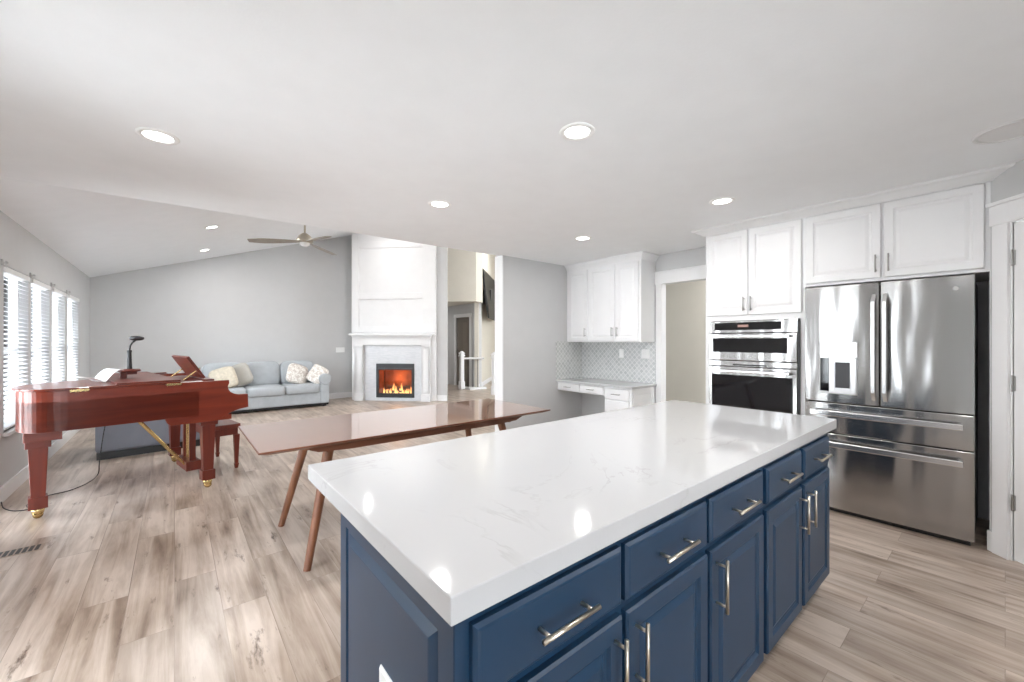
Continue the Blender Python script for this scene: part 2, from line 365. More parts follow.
# angled pantry wall; frame: local x runs towards the camera side, local -y faces the kitchen
PW = (4.06, .065, 0); PR = math.radians(-135)
def pantry(mb): return mb
pm = Matrix.Translation(PW) @ Matrix.Rotation(PR, 4, 'Z')
mb = MB(); mb.box(0, .135, 0, .12, 0, CEILK); mb.box(.135, .90, 0, .12, 2.08, CEILK); mb.box(.90, 1.35, 0, .12, 0, CEILK)
struct('wall_pantry', mb.xf(pm), 'wall')
ex = pm @ Vector((1.35, 0, 0))
struct('wall_near_right', MB().box(ex.x, ex.x+.12, -3, ex.y+.02, 0, CEILK), 'wall')
mb = MB(); mb.box(-1.28, -1.0, -3.1, -2.95, 0, CEILK); mb.box(.3, 3.3, -3.1, -2.95, 0, CEILK); mb.box(-1.0, .3, -3.1, -2.95, 2.3, CEILK)
struct('wall_behind', mb, 'wall')

# fireplace corner: frame turned by -45 degrees, local x = to the right along the breast, local y = away
def ab(a, b): return ((a+b)/S2, (b-a)/S2)
R45 = Matrix.Rotation(-PI/4, 4, 'Z')
FA, FB, FC = -4.52, -2.555, 8.944
mb = MB(); mb.box(FA, FB, FC, FC+1.3, 0, 5)
# firebox hole is made of blocks instead: rebuild breast round the opening
mb.b.clear()
ox0, ox1, oz1 = -3.93, -3.045, .84
mb.box(FA, ox0, FC, FC+.8, 0, 4.6); mb.box(ox1, FB, FC, FC+.8, 0, 4.6); mb.box(ox0, ox1, FC, FC+.8, oz1, 4.6); mb.box(ox0, ox1, FC+.45, FC+.8, 0, oz1); mb.box(ox0, ox1, FC, FC+.45, 0, .07)
struct('wall_chimney_breast', mb.xf(R45), 'white')
# battens on the breast
mb = MB(); y0, y1 = FC-.022, FC
for x0, x1 in ((FA, FA+.17), (FB-.30, FB)): mb.box(x0, x1, y0, y1, 1.55, 4.5)
for z0, z1 in ((1.55,1.68), (2.30,2.44), (3.46,3.60)): mb.box(FA+.17, FB-.30, y0, y1, z0, z1)
struct('trim_1', mb.xf(R45), 'white', bevel=.004)
struct('wall_beside_fireplace', MB().box(-2.6, -2.318, 9.0, 9.05, 0, 4.6).xf(R45), 'wall')
# hall beyond: rear wall with door, soffit above, wall with tall dark panel
HX = 6.65
mb = MB(); mb.box(HX, HX+.12, 9.55, 9.98, 0, 2.44); mb.box(HX, HX+.12, 10.72, 12.2, 0, 2.44); mb.box(HX, HX+.12, 9.98, 10.72, 2.06, 2.44)
struct('wall_hall', mb, 'wall')
struct('wall_hall_upper', MB().prism([(6.37,9.245),(6.72,9.43),(6.72,12.2),(4.6,12.2),(4.6,11.0),(5.775,9.84)], 2.44, 4.6), 'wallwarm')
struct('wall_hall_side', MB().box(-2.15, -2.03, 11.42, 16.5, 0, 4.6).xf(R45), 'wallwarm')
struct('wall_hall_far', MB().box(9.9, 10.0, 4.2, 13.5, 0, 4.6), 'wallwarm')
struct('wall_hall_corner', MB().box(4.62, 4.74, 8.12, 12.2, 0, 4.6), 'wall')

struct('wall_hall_end', MB().box(4.62, 6.8, 12.2, 12.3, 0, 4.6), 'wall')
struct('wall_hall_back', MB().box(6.6, 10.0, 13.5, 13.6, 0, 4.6), 'wallwarm')
struct('wall_hall_return', MB().box(6.65, 6.75, 12.2, 13.6, 0, 4.6), 'wallwarm')
# baseboards
def bb(name, mb): return struct(name, mb, 'white', bevel=.003)
bb('baseboard_left', MB().box(WX, WX+.016, 5.17, 10.02, 0, .13))
bb('baseboard_back', MB().box(WX+.016, 3.52, 10.004, 10.02, 0, .13))
bb('baseboard_fireplace', MB().box(-2.555, -2.318, 8.984, 9.0, 0, .13).xf(R45))
bb('baseboard_hall', MB().box(-2.03, -2.014, 11.45, 15.0, 0, .13).xf(R45))
bb('baseboard_desk_side', MB().box(3.22, 4.73, 4.054, 4.07, 0, .13))
bb('baseboard_passage', MB().box(6.084, 6.1, -3, 4.07, 0, .13))
# white painted end of the kitchen wall
struct('trim_2', MB().box(3.205, 3.22, 4.065, 4.225, 0, CEILK), 'white')
# doorway casing
mb = MB(); mb.box(XR-.02, XR, 2.765, 2.832, 0, 2.07); mb.box(XR-.025, XR, 1.9, 2.855, 2.07, 2.205); mb.box(XR-.035, XR, 1.9, 2.862, 2.205, 2.225); mb.box(XR-.02, XR+.09, 2.752, 2.766, 0, 2.07)
struct('trim_3', mb, 'white', bevel=.002)
# pantry door and casing
mb = MB(); mb.box(.036, .125, -.022, 0, 0, 2.08); mb.box(.024, 1.02, -.026, 0, 2.08, 2.205); mb.box(.012, 1.03, -.036, 0, 2.205, 2.228); mb.box(.90, 1.0, -.022, 0, 0, 2.08); mb.box(.120, .135, -.005, .12, 0, 2.08); mb.box(-.0, .036, -.016, 0, 0, .13)
struct('trim_4', mb.xf(pm), 'white', bevel=.002)
d2 = sthing('door_1', PW, PR)
mb = MB(); PR6 = [(0,.0),(.0,.004),(.10,.004),(.112,-.006),(.14,-.006),(.16,.002)]
mb.box(.14, .896, .0, .035, .01, 2.07); mb.build('leaf', 'white', d2, bevel=.002)
mb = MB(); mb.rings(.24, .80, 1.05, 1.95, [(0,.004),(.012,.010),(.03,.004)]); mb.rings(.24, .80, .2, .92, [(0,.004),(.012,.010),(.03,.004)]); mb.build('panel', 'white', d2)
for z in (.36, 1.09, 1.86):
    h = MB().box(.131, .150, -.008, .002, z-.045, z+.045); h.cyl((.1405,-.010,z-.05),(.1405,-.010,z+.05),.0055,n=8); h.build('hinge', 'nickelgrey', d2)
MB().lathe([(0,0),(.025,.0),(.03,.02),(.015,.05),(0,.055)]).xf(Matrix.Translation((.83,0,1.0)) @ Matrix.Rotation(PI/2,4,'X')).build('door_knob', 'nickelgrey', d2, smooth=True)
# hall door
mb = MB(); mb.box(HX-.02, HX, 9.89, 9.98, 0, 2.15); mb.box(HX-.02, HX, 10.72, 10.81, 0, 2.15); mb.box(HX-.024, HX, 9.87, 10.83, 2.06, 2.16)
struct('trim_5', mb, 'white')
d3 = sthing('door_2', (HX,10.35,0))
MB().box(.03, .07, -.365, .365, .01, 2.05).build('leaf', 'taupe', d3)
MB().box(.018, .03, -.25, .02, .25, 1.9).build('panel', mat('taupe_door_panel', (.21,.175,.14), .5), d3)
MB().box(-.01, .03, .30, .34, 1.0, 1.05).build('door_knob', 'nickelgrey', d3)

# windows
for i, (a, b) in enumerate(wins):
    w_ = sthing('window_%d' % (i+1), (WX, (a+b)/2, wz0)); h = (b-a)/2; H = wz1-wz0
    mb = MB(); f = .045
    mb.box(-.13, -.06, -h, -h+f, 0, H); mb.box(-.13, -.06, h-f, h, 0, H); mb.box(-.13, -.06, -h+f, h-f, 0, f); mb.box(-.13, -.06, -h+f, h-f, H-f, H); mb.box(-.12, -.07, -h+f, h-f, H*.46, H*.46+.045)
    mb.build('window_frame', 'white', w_)
    MB().box(-.1, -.095, -h+f, h-f, f, H-f).build('pane', 'glass', w_)
    MB().box(-.06, .035, -h-.03, h+.03, -.03, .0).build('window_sill', 'white', w_, bevel=.003)
def patio():  # out-of-frame glass door added for daylight and the streaks on the refrigerator
    d = sthing('door_3_added', (WX, 2.17, 0)); mb = MB(); h = .45
    mb.box(-.12,-.05,-h,-h+.06,0,2.1); mb.box(-.12,-.05,h-.06,h,0,2.1); mb.box(-.12,-.05,-h,h,2.04,2.1); mb.box(-.12,-.05,-h,h,0,.06); mb.box(-.12,-.05,-.04,.04,0,2.1)
    mb.build('door_frame', 'white', d); MB().box(-.1,-.095,-h+.06,h-.06,.06,2.04).build('pane', 'glass', d)
patio()
d = sthing('door_5_added', (WX, 4.7, 0)); mb = MB(); h = .45  # unseen glass door added to brighten the vaulted ceiling
mb.box(-.12,-.05,-h,-h+.06,0,2.1); mb.box(-.12,-.05,h-.06,h,0,2.1); mb.box(-.12,-.05,-h,h,2.04,2.1); mb.box(-.12,-.05,-h,h,0,.06); mb.box(-.12,-.05,-.04,.04,0,2.1)
mb.build('door_frame', 'white', d); MB().box(-.1,-.095,-h+.06,h-.06,.06,2.04).build('pane', 'glass', d)
d = sthing('door_4_added', (-.35,-3.02,0)); mb = MB()  # glass opening behind the camera, added to let daylight into the kitchen
for x in (-.62, 0, .62): mb.box(x-.03, x+.03, -.04, .04, 0, 2.3)
mb.box(-.65, .65, -.04, .04, 2.24, 2.3); mb.box(-.65, .65, -.04, .04, 0, .05)
mb.build('door_frame', 'white', d); MB().box(-.6, .6, -.003, .003, .05, 2.24).build('pane', 'glass', d)

# blinds
names = ['white slatted blind on the window nearest the left edge of the picture', 'white slatted blind on the second window from the left edge',
         'white slatted blind on the third window from the left edge', 'white slatted blind on the window nearest the corner with the sofa wall']
for i, (a, b) in enumerate(wins):
    r = thing('window_blind', names[i], 'blind', (WX+.006, (a+b)/2, wz0+.015), 0, 'blinds on the living room windows'); h = (b-a)/2-.012; H = wz1-wz0-.03
    MB().box(-.05, .008, -h, h, H-.045, H).build('head_rail', 'plastic', r, bevel=.003)
    mb = MB(); n = 34; m_ = Matrix.Rotation(math.radians(18), 4, 'Y')
    for k in range(n):
        z = .03+(H-.09)*k/(n-1); s = MB(); s.box(-.0225, .0225, -h, h, -.0012, .0012); s.xf(Matrix.Translation((-.022,0,z)) @ m_)
        me = bpy.data.meshes.new('t'); s.b.to_mesh(me); mb.b.from_mesh(me); bpy.data.meshes.remove(me); s.b.free()
    mb.build('slats', 'slat', r)
    MB().box(-.04, -.004, -h, h, 0, .016).build('bottom_rail', 'plastic', r)
    MB().cyl((.003,-h*.8,H-.04),(.003,-h*.8,.5),.002,n=6).cyl((.003,-h*.8,.5),(.003,-h*.8,.45),.005,n=8).build('pull_cord', 'plastic', r)
for i, y in enumerate((5.36, 6.24, 7.14, 8.04)):
    r = MB().box(0, .012, -.012, .012, 0, .05); r.box(.012,.03,-.005,.005,.02,.03); r.cyl((.03,-.012,.025),(.03,.012,.025),.010,n=12)
    o = r.build('curtain_bracket', 'nickelgrey'); o.location = (WX, y, 1.985)
    tag(o, ['small grey bracket on the wall left of the leftmost blind','small grey bracket between the first and second blinds','small grey bracket between the second and third blinds','small grey bracket between the third and fourth blinds'][i], 'bracket', 'brackets above the windows')

# ------------------------------------------------------------------ recessed lamps
def downlight(loc, label, tilt=0, power=LAMP_W, group='recessed ceiling lamps'):
    r = thing('recessed_light', label, 'ceiling light', loc, 0, group); r.rotation_euler = (0, tilt, 0)
    MB().lathe([(.062,-.001),(.066,-.007),(.088,-.006),(.092,-.001)], n=32).build('trim_ring', 'plastic', r, smooth=True)
    MB().lathe([(0,-.003),(.064,-.003),(.064,-.001),(0,-.001)], n=32).build('lens', 'lens', r)
    ld = bpy.data.lights.new('recessed_lamp', 'AREA'); ld.shape = 'DISK'; ld.size = .12; ld.energy = power; ld.color = (1, .985, .97)
    lo = bpy.data.objects.new('lamp', ld); COL.objects.link(lo); lo.parent = r; lo.location = (0, 0, -.012)
    return r
K = CEILK
downlight((-.067,2.87,K), 'round recessed light at left, over the end nearest the piano')
downlight((1.615,1.42,K), 'round recessed light above the middle of the white island')
downlight((1.625,2.866,K), 'round recessed light above the dining table')
downlight((3.284,1.405,K), 'round recessed light in front of the oven cabinet', 0, LAMP_W*.55)
downlight((3.33,2.85,K), 'round recessed light in front of the built-in desk', 0, LAMP_W*.8)
downlight((-.067,1.42,K), 'round recessed light beside the added glass door, out of the frame')
downlight((1.615,-.3,K), 'added recessed light behind the camera on the island side', 0, LAMP_W*1.6)  # lamp added out of frame to brighten the kitchen ceiling by bounce
downlight((3.0,-1.0,K), 'added recessed light behind the camera near the pantry', 0, LAMP_W*1.3)  # unseen lamp, added so floor bounce lifts the right-hand ceiling
tl = -math.atan(SL)
downlight((.404,7.07,vz(.404)), 'nearer of the two round lights in the sloped ceiling', tl, LAMP_W*3, 'lights in the sloped ceiling')
downlight((.41,8.95,vz(.41)), 'farther round light in the sloped ceiling near the sofa wall', tl, LAMP_W*1.1, 'lights in the sloped ceiling')
downlight((3.05,8.3,vz(3.05)), 'sloped ceiling light in front of the chimney breast, hidden by the kitchen ceiling', tl, LAMP_W*.9, 'lights in the sloped ceiling')
downlight((3.0,6.0,vz(3.0)), 'added light high in the sloped ceiling, hidden by the kitchen ceiling', tl, LAMP_W*3, 'lights in the sloped ceiling')  # unseen lamp, added for more light in the living room
downlight((6.1,7.2,vz(5.2)), 'added light over the stair landing, hidden by the kitchen ceiling', 0, LAMP_W*3.5, 'added lights over the stair hall')  # unseen lamp added to light the stair hall
downlight((7.9,9.6,vz(5.2)), 'added light over the stairwell, hidden by the kitchen ceiling', 0, LAMP_W*3.5, 'added lights over the stair hall')  # second unseen lamp added for the stair hall walls
downlight((5.35,11.3,K), 'added light under the hall soffit, hidden behind the fireplace wall', 0, LAMP_W*.7, 'light under the hall soffit')  # unseen lamp added to keep the recess under the soffit from going dark
downlight((5.4,2.4,K), 'added unseen light in the passage behind the cased opening', 0, LAMP_W*.6, 'light in the passage')  # unseen lamp added to light the passage wall
sp = thing('ceiling_speaker', 'flat round grey speaker grille in the ceiling above the refrigerator side', 'speaker', (3.34,-.02,K))
sp.location = (3.34, -.02, K)
MB().lathe([(0,-.004),(.115,-.004),(.117,-.002),(.117,0)], n=40).build('grille', 'speaker', sp)
MB().lathe([(.117,0),(.118,-.008),(.135,-.007),(.138,0)], n=40).build('trim_ring', 'speaker', sp, smooth=True)

# ------------------------------------------------------------------ cabinet helpers (front frame: local x along the face, -y out)
DOORP = [(0,.014),(.005,.020),(.050,.020),(.056,.012),(.066,.010),(.088,.018)]
def bar_handle(mb, x, z, L, vert, out0=.02, r=.0055, off=.034, over=.25):
    pts = [(-L/2), (L/2)]
    ps = [-L*(.5-over/2), L*(.5-over/2)]
    if vert:
        mb.cyl((x,-out0-off,z-L/2),(x,-out0-off,z+L/2),r,n=12)
        for q in ps: mb.cyl((x,-out0+.002,z+q),(x,-out0-off,z+q),r*.8,n=10)
    else:
        mb.cyl((x-L/2,-out0-off,z),(x+L/2,-out0-off,z),r,n=12)
        for q in ps: mb.cyl((x+q,-out0+.002,z),(x+q,-out0-off,z),r*.8,n=10)
def door(parent, x0, x1, z0, z1, m, hx=None, hz=None, L=.16, hm='nickel', prof=DOORP, r=.0055, off=.034):
    d = MB().rings(x0, x1, z0, z1, prof).build('door', m, parent)
    if hx is not None:
        h = MB(); bar_handle(h, hx, hz, L, True, r=r, off=off); h.build('handle', hm, d, smooth=True)
    return d
def drawer(parent, x0, x1, z0, z1, m, L=.16, hm='nickel', prof=[(0,.012),(.007,.018),(.012,.020)], r=.0055, off=.034):
    d = MB().rings(x0, x1, z0, z1, prof).build('drawer', m, parent)
    h = MB(); bar_handle(h, (x0+x1)/2, (z0+z1)/2, L, False, r=r, off=off); h.build('handle', hm, d, smooth=True)
    return d

# ------------------------------------------------------------------ the island
FY = .618
def island_unit(x0, x1, label, bays, left_end=False, right_end=False):
    r = thing('island_cabinet', label, 'cabinet', (x0, FY, 0), 0, 'navy base cabinets of the island'); W = x1-x0
    MB().box(0, W, 0, 1.257-FY, .10, .869).build('cabinet_body', 'blue', r)
    MB().box(.0 if not left_end else .0, W, .07, 1.257-FY-.02, 0, .10).build('toe_kick', 'bluedark', r)
    for (a, b, hs) in bays:
        a -= x0; b -= x0
        drawer(r, a, b, .70, .842, 'blue', L=.17)
        door(r, a, b, .105, .675, 'blue', hx=(b-.035 if hs > 0 else a+.035), hz=.565, L=.17)
    return r
i1 = island_unit(.385, 1.312, 'navy island cabinet nearest the camera, two drawers over a pair of doors', [(.41,.85,1),(.868,1.30,-1)], left_end=True)
i2 = island_unit(1.312, 1.79, 'navy island cabinet in the middle, one drawer over a single door', [(1.322,1.768,-1)])
i3 = island_unit(1.79, 2.755, 'navy island cabinet nearest the refrigerator, two small drawers over a pair of doors', [(1.812,2.237,1),(2.275,2.70,-1)])
# end panel with raised field on the near end
ep = MB().rings(-(1.257-FY), 0, .10, .869, [(0,.004),(.003,.006),(.052,.006),(.057,.001),(.066,.001),(.086,.009),(.09,.010)])
ep.xf(Matrix.Rotation(-PI/2, 4, 'Z')); ep.build('end_panel', 'blue', i1)
tag(MB().box(.357, 2.812, .592, 1.546, .869, .92).build('island_countertop', 'quartz', bevel=.003), 'thick white quartz countertop with faint grey veins on the navy island', 'countertop')
o = thing('electrical_outlet', 'white outlet plate on the near end of the navy island', 'outlet', (.375,.897,.53))
MB().rings(-.038, .038, -.06, .06, [(0,.003),(.004,.007)]).xf(Matrix.Rotation(-PI/2,4,'Z')).build('cover_plate', 'plastic', o)
mb = MB()
for z in (-.024, .024): mb.box(-.010,-.0065,-.015,.015,z-.014,z+.014)
mb.build('socket', 'paper', o)

# ------------------------------------------------------------------ tall cabinets, ovens, refrigerator (face -x)
TR = -PI/2           # local x -> -Y, local -y -> -X
FXC = 4.055
def T2(y): return y  # doc only
ot = thing('oven_cabinet', 'tall white cabinet that holds the double oven with two doors above', 'cabinet', (FXC, 1.89, 0), TR)
W = 1.89-1.062; D = XR-FXC
mb = MB()
mb.box(0, .048, 0, D, .0, 2.40); mb.box(W-.048, W, 0, D, .0, 2.40); mb.box(.048, W-.048, 0, D, 1.555, 2.40); mb.box(.048, W-.048, .0, D, .08, .62); mb.box(.048, W-.048, .06, D, 0, .08); mb.box(.048, W-.048, D-.02, D, .62, 1.555)
mb.build('cabinet_body', 'cab', ot)
MB().box(.048, W-.048, .0, .02, 1.52, 1.555).build('rail', 'cab', ot)
WP = [(0,.014),(.005,.020),(.052,.020),(.058,.013),(.068,.011),(.088,.018)]
door(ot, .022, .388, 1.59, 2.372, 'cab', .362, 1.69, .13, 'nickelgrey', WP)
door(ot, .398, .806, 1.59, 2.372, 'cab', .424, 1.69, .13, 'nickelgrey', WP)
drawer(ot, .03, W-.03, .12, .58, 'cab', .16, 'nickelgrey')
fc = thing('refrigerator_cabinet', 'white cabinet with two doors over the refrigerator and a full-height side panel', 'cabinet', (FXC, 1.062, 0), TR)
W2 = 1.062-.045
MB().box(0, W2, 0, D-.004, 1.80, 2.40).build('cabinet_body', 'cab', fc)
MB().box(W2-.018, W2, 0, D-.004, 0, 1.80).build('side_panel', 'cab', fc)
door(fc, .006, .474, 1.822, 2.372, 'cab', .448, 1.925, .13, 'nickelgrey', WP)
door(fc, .49, .978, 1.822, 2.372, 'cab', .52, 1.925, .13, 'nickelgrey', WP)
# crown moulding
def crown(mb, path, z0, z1, proj):               # path of (x,y) along the outside, normal to the left of travel
    prof = [(0,0),(.008,0),(.012,.012),(.03,.03),(.055,.055),(.068,.060),(.075,.07),(.075,.082),(0,.082)]
    sc = proj/.075; hz = (z1-z0)/.082
    n = len(path); dirs = []
    for i in range(n-1):
        d = (Vector(path[i+1])-Vector(path[i])).normalized(); dirs.append(Vector((-d.y, d.x)))
    offs = []
    for i in range(n):
        if i == 0: offs.append(dirs[0])
        elif i == n-1: offs.append(dirs[-1])
        else:
            b = (dirs[i-1]+dirs[i]); b = b/(1+dirs[i-1].dot(dirs[i])); offs.append(b)
    k = len(prof); vs = []
    for i in range(n):
        for o_, z in prof: vs.append((path[i][0]+offs[i].x*o_*sc, path[i][1]+offs[i].y*o_*sc, z0+z*hz))
    fs = [(i*k+j, (i+1)*k+j, (i+1)*k+(j+1)%k, i*k+(j+1)%k) for i in range(n-1) for j in range(k)]
    fs += [tuple(range(k)), tuple(range((n-1)*k, n*k))]
    mb._faces(vs, fs); return mb
struct('trim_6', crown(MB(), [(XR,.045),(FXC,.045),(FXC,1.89),(XR,1.89)][::-1][::1] if False else [(XR,1.89),(FXC,1.89),(FXC,.045),(XR,.045)][::-1], CEILK-.062, CEILK, .10), 'cab')

# double oven
ov = thing('double_wall_oven', 'stainless steel double wall oven with a microwave above and dark glass doors', 'oven', (FXC-.002, 1.842, 0), TR)
w0, w1 = .0, .732
MB().box(w0+.02, w1-.02, .0, .55, .63, 1.54).build('housing', 'darkgrey', ov)
MB().box(w0, w1, -.022, 0, 1.425, 1.535).build('control_panel', 'steel', ov, bevel=.004)
MB().box(w0+.05, w1-.12, -.026, -.021, 1.452, 1.522).build('display', 'blackglass', ov)
MB().box(.26, .35, -.0275, -.0255, 1.478, 1.50).build('clock', emis('orange_display', (1,.6,.5), .35), ov)
def oven_door(z0, z1, gz0, gz1, wx0, wx1, hz):
    d = MB().box(w0, w1, -.038, 0, z0, z1).build('oven_door', 'steel', ov, bevel=.005)
    MB().box(wx0, wx1, -.041, -.037, gz0, gz1).build('window', 'blackglass', d)
    h = MB().box(.04, w1-.04, -.098, -.078, hz-.012, hz+.012); h.box(.04,.06,-.08,-.037,hz-.012,hz+.012); h.box(w1-.06,w1-.04,-.08,-.037,hz-.012,hz+.012)
    h.build('handle', 'chrome', d, bevel=.004)
oven_door(1.17, 1.42, 1.245, 1.375, .04, .66, 1.392)
MB().lathe([(0,0),(.012,0),(.012,.003),(0,.003)], n=20).xf(Matrix.Translation((.36,-.038,1.205)) @ Matrix.Rotation(PI/2,4,'X')).build('emblem', 'nickelgrey', ov)
MB().box(w0, w1, -.03, 0, 1.115, 1.165).build('vent_trim', 'steel', ov, bevel=.003)
MB().box(.22, .5, -.032, -.029, 1.123, 1.135).build('vent_slot', 'black', ov)
oven_door(.63, 1.11, .66, 1.035, .03, .70, 1.072)
MB().box(w1+.004, w1+.014, -.03, 0, .63, 1.54).build('black_side_strip', 'black', ov)  # thin black strip along the right edge of the ovens

# refrigerator
FR = thing('refrigerator', 'stainless steel French-door refrigerator with a water dispenser and two bottom drawers', 'refrigerator', (4.01, 1.054, 0), TR)
w = .929
MB().box(.008, w-.008, .06, .69, .03, 1.765).build('case', 'black', FR)
mb = MB(); mb.box(.03, w-.03, .05, .07, .02, 1.77); mb.build('gasket', 'black', FR)
def skin(name, x0, x1, z0, z1, bulge=.012):
    mb = MB(); n = 12; poly = [(x0,.055)]
    for i in range(n+1):
        t = i/n; u = 2*t-1; poly.append((x0+(x1-x0)*t, -bulge*(1-abs(u)**2.6)+.004*0))
    poly.append((x1,.055)); mb.prism(poly[::-1], z0, z1); return mb.build(name, 'steel', FR, bevel=.004)
def vert_handle(d, x):
    h = MB()
    h.prism_x([(-.014,1.70),(-.066,1.64),(-.066,.965),(-.014,.905),(-.014,.94),(-.050,.99),(-.050,1.615),(-.014,1.665)], x-.013, x+.013)
    h.build('handle', 'chrome', d, bevel=.004)
    MB().box(x-.006, x+.006, -.05, -.044, .99, 1.61).build('grip', 'darkgrey', d)
dl = skin('left_door', 0, .461, .868, 1.785); vert_handle(dl, .433)
dr = skin('right_door', .468, w, .868, 1.785); vert_handle(dr, .496)
ds = MB().rings(.104, .340, .934, 1.345, [(0,.013),(.002,.0155)], back=.004).build('dispenser', 'nickelgrey', dl)
MB().box(.108, .336, -.0175, -.015, 1.225, 1.34).build('control_panel', mat('silver_panel', (.62,.62,.63), .3, .6), ds)
MB().box(.108, .163, -.0175, -.015, .955, 1.215).build('recess', 'blackglass', ds)
mb = MB(); mb.rings(.165, .334, .94, 1.22, [(0,.020),(.004,.024),(.035,.024),(.037,.018)]); mb.build('cradle', mat('silver_frame', (.75,.75,.76), .3, .5), ds)
MB().box(.205, .294, -.021, -.017, .985, 1.185).build('paddle', 'darkgrey', ds)
for z0, z1, nm in ((.628,.860,'middle_drawer'),(.035,.620,'freezer_drawer')):
    d = skin(nm, 0, w, z0, z1)
    hz = z1-.075
    h = MB(); h.box(.05, w-.05, -.074, -.054, hz-.021, hz+.021); h.box(.05,.075,-.058,-.004,hz-.016,hz+.016); h.box(w-.075,w-.05,-.058,-.004,hz-.016,hz+.016)
    h.build('handle', 'chrome', d, bevel=.004)
MB().box(.02, w-.02, .03, .06, .0, .035).build('base_grille', 'black', FR)
MB().lathe([(0,0),(.014,0),(.014,.002),(0,.002)], n=20).xf(Matrix.Translation((w-.085,-.0095,1.70)) @ Matrix.Rotation(PI/2,4,'X')).build('emblem', 'nickelgrey', dr)

# ------------------------------------------------------------------ desk nook
DX = 4.21
dk = thing('desk_drawer_unit', 'white shallow two-drawer unit of the built-in desk above the knee space', 'drawer unit', (DX, 4.066, 0), TR)
MB().box(0, .82, 0, XR-DX-.004, .655, .775).build('cabinet_body', 'cab', dk)
drawer(dk, .025, .415, .665, .765, 'cab', .11, 'nickelgrey', [(0,.012),(.006,.018)])
drawer(dk, .43, .815, .665, .765, 'cab', .11, 'nickelgrey', [(0,.012),(.006,.018)])
dc = thing('desk_base_cabinet', 'white base cabinet at the right end of the built-in desk', 'cabinet', (DX, 3.244, 0), TR)
MB().box(0, .40, 0, XR-DX-.004, .08, .775).build('cabinet_body', 'cab', dc); MB().box(.0, .4, .06, .5, 0, .08).build('toe_kick', 'cab', dc)
drawer(dc, .02, .375, .625, .76, 'cab', .12, 'nickelgrey', [(0,.012),(.006,.018)])
drawer(dc, .02, .375, .36, .61, 'cab', .12, 'nickelgrey', [(0,.012),(.006,.018)])
drawer(dc, .02, .375, .10, .345, 'cab', .12, 'nickelgrey', [(0,.012),(.006,.018)])
MB().rings(.03, .48, .12, .75, [(0,.006),(.05,.006),(.056,.002),(.08,.002)]).xf(Matrix.Translation((.4,0,0)) @ Matrix.Rotation(PI/2,4,'Z')).build('side_panel', 'cab', dc)
tag(MB().box(4.175, XR, 2.815, 4.07, .775, .806).build('desk_countertop', 'quartz', bevel=.003), 'thin white countertop on the built-in desk', 'countertop')
UX = 4.405
uc = thing('desk_wall_cabinet', 'white three-door wall cabinet hung above the built-in desk', 'cabinet', (UX, 4.066, 0), TR)
MB().box(0, 4.066-2.842, 0, XR-UX-.003, 1.335, 2.36).build('cabinet_body', 'cab', uc)
WP3 = [(0,.014),(.004,.018),(.05,.018),(.056,.012),(.064,.010),(.08,.016)]
door(uc, .05, .388, 1.35, 2.335, 'cab', .364, 1.47, .12, 'nickelgrey', WP3)
door(uc, .42, .842, 1.35, 2.335, 'cab', .815, 1.47, .12, 'nickelgrey', WP3)
door(uc, .868, 1.19, 1.35, 2.335, 'cab', .893, 1.47, .12, 'nickelgrey', WP3)
struct('trim_7', crown(MB(), [(XR,2.842),(UX,2.842),(UX,4.066)], CEILK-.085, CEILK, .055), 'cab')
struct('wall_backsplash', MB().box(XR-.01, XR, 2.842, 4.07, .806, 1.335), 'splashY')
struct('wall_backsplash_side', MB().box(4.175, XR-.01, 4.06, 4.07, .806, 1.345), 'splashX')
for y, lb, nm in ((3.35, 'white outlet plate on the tiled backsplash, left one', 'electrical_outlet'), (2.98, 'wider white switch plate on the tiled backsplash, right one', 'switch_plate')):
    hw = .036 if nm == 'electrical_outlet' else .058
    r = thing(nm, lb, 'outlet' if 'outlet' in nm else 'switch', (XR-.01, y, 1.18), TR)
    MB().rings(-hw, hw, -.06, .06, [(0,.003),(.004,.006)]).build('cover_plate', 'plastic', r)
    mb = MB()
    for x in ([0] if hw < .05 else [-.024, .024]): mb.box(x-.014, x+.014, -.010, -.005, -.03, .03)
    mb.build('socket' if hw < .05 else 'rocker', 'paper', r)
r = thing('switch_plate', 'white switch plate on the sofa wall left of the fireplace', 'switch', (3.02, 10.02, 1.14), 0)
MB().rings(-.10, .10, -.06, .06, [(0,.003),(.004,.006)]).build('cover_plate', 'plastic', r)
mb = MB()
for x in (-.06, 0, .06): mb.box(x-.014, x+.014, -.010, -.005, -.03, .03)
mb.build('rocker', 'paper', r)

# ------------------------------------------------------------------ dining table
TX0, TX1, TY0, TY1 = .345, 2.54, 2.54, 3.445; TCX, TCY = (TX0+TX1)/2, (TY0+TY1)/2
t = thing('dining_table', 'long polished walnut dining table with splayed round legs behind the island', 'table', (TCX, TCY, 0))
hx, hy = (TX1-TX0)/2, (TY1-TY0)/2
MB().box(-hx+.004, hx-.004, -hy+.004, hy-.004, .7485, .75).build('tabletop', 'walnuttop', t)
mb = MB()                                     # thin knife edge under the top
q = [(-hx+.05,-hy+.045,.722),(hx-.05,-hy+.045,.722),(hx-.05,hy-.045,.722),(-hx+.05,hy-.045,.722),
     (-hx,-hy,.741),(hx,-hy,.741),(hx,hy,.741),(-hx,hy,.741),(-hx,-hy,.7485),(hx,-hy,.7485),(hx,hy,.7485),(-hx,hy,.7485)]
mb._faces(q, [(3,2,1,0),(8,9,10,11)]+[(i,(i+1)%4,4+(i+1)%4,4+i) for i in range(4)]+[(4+i,4+(i+1)%4,8+(i+1)%4,8+i) for i in range(4)])
mb.build('edge', 'walnutrail', t)
mb = MB()
ax, ay = hx-.22, hy-.10
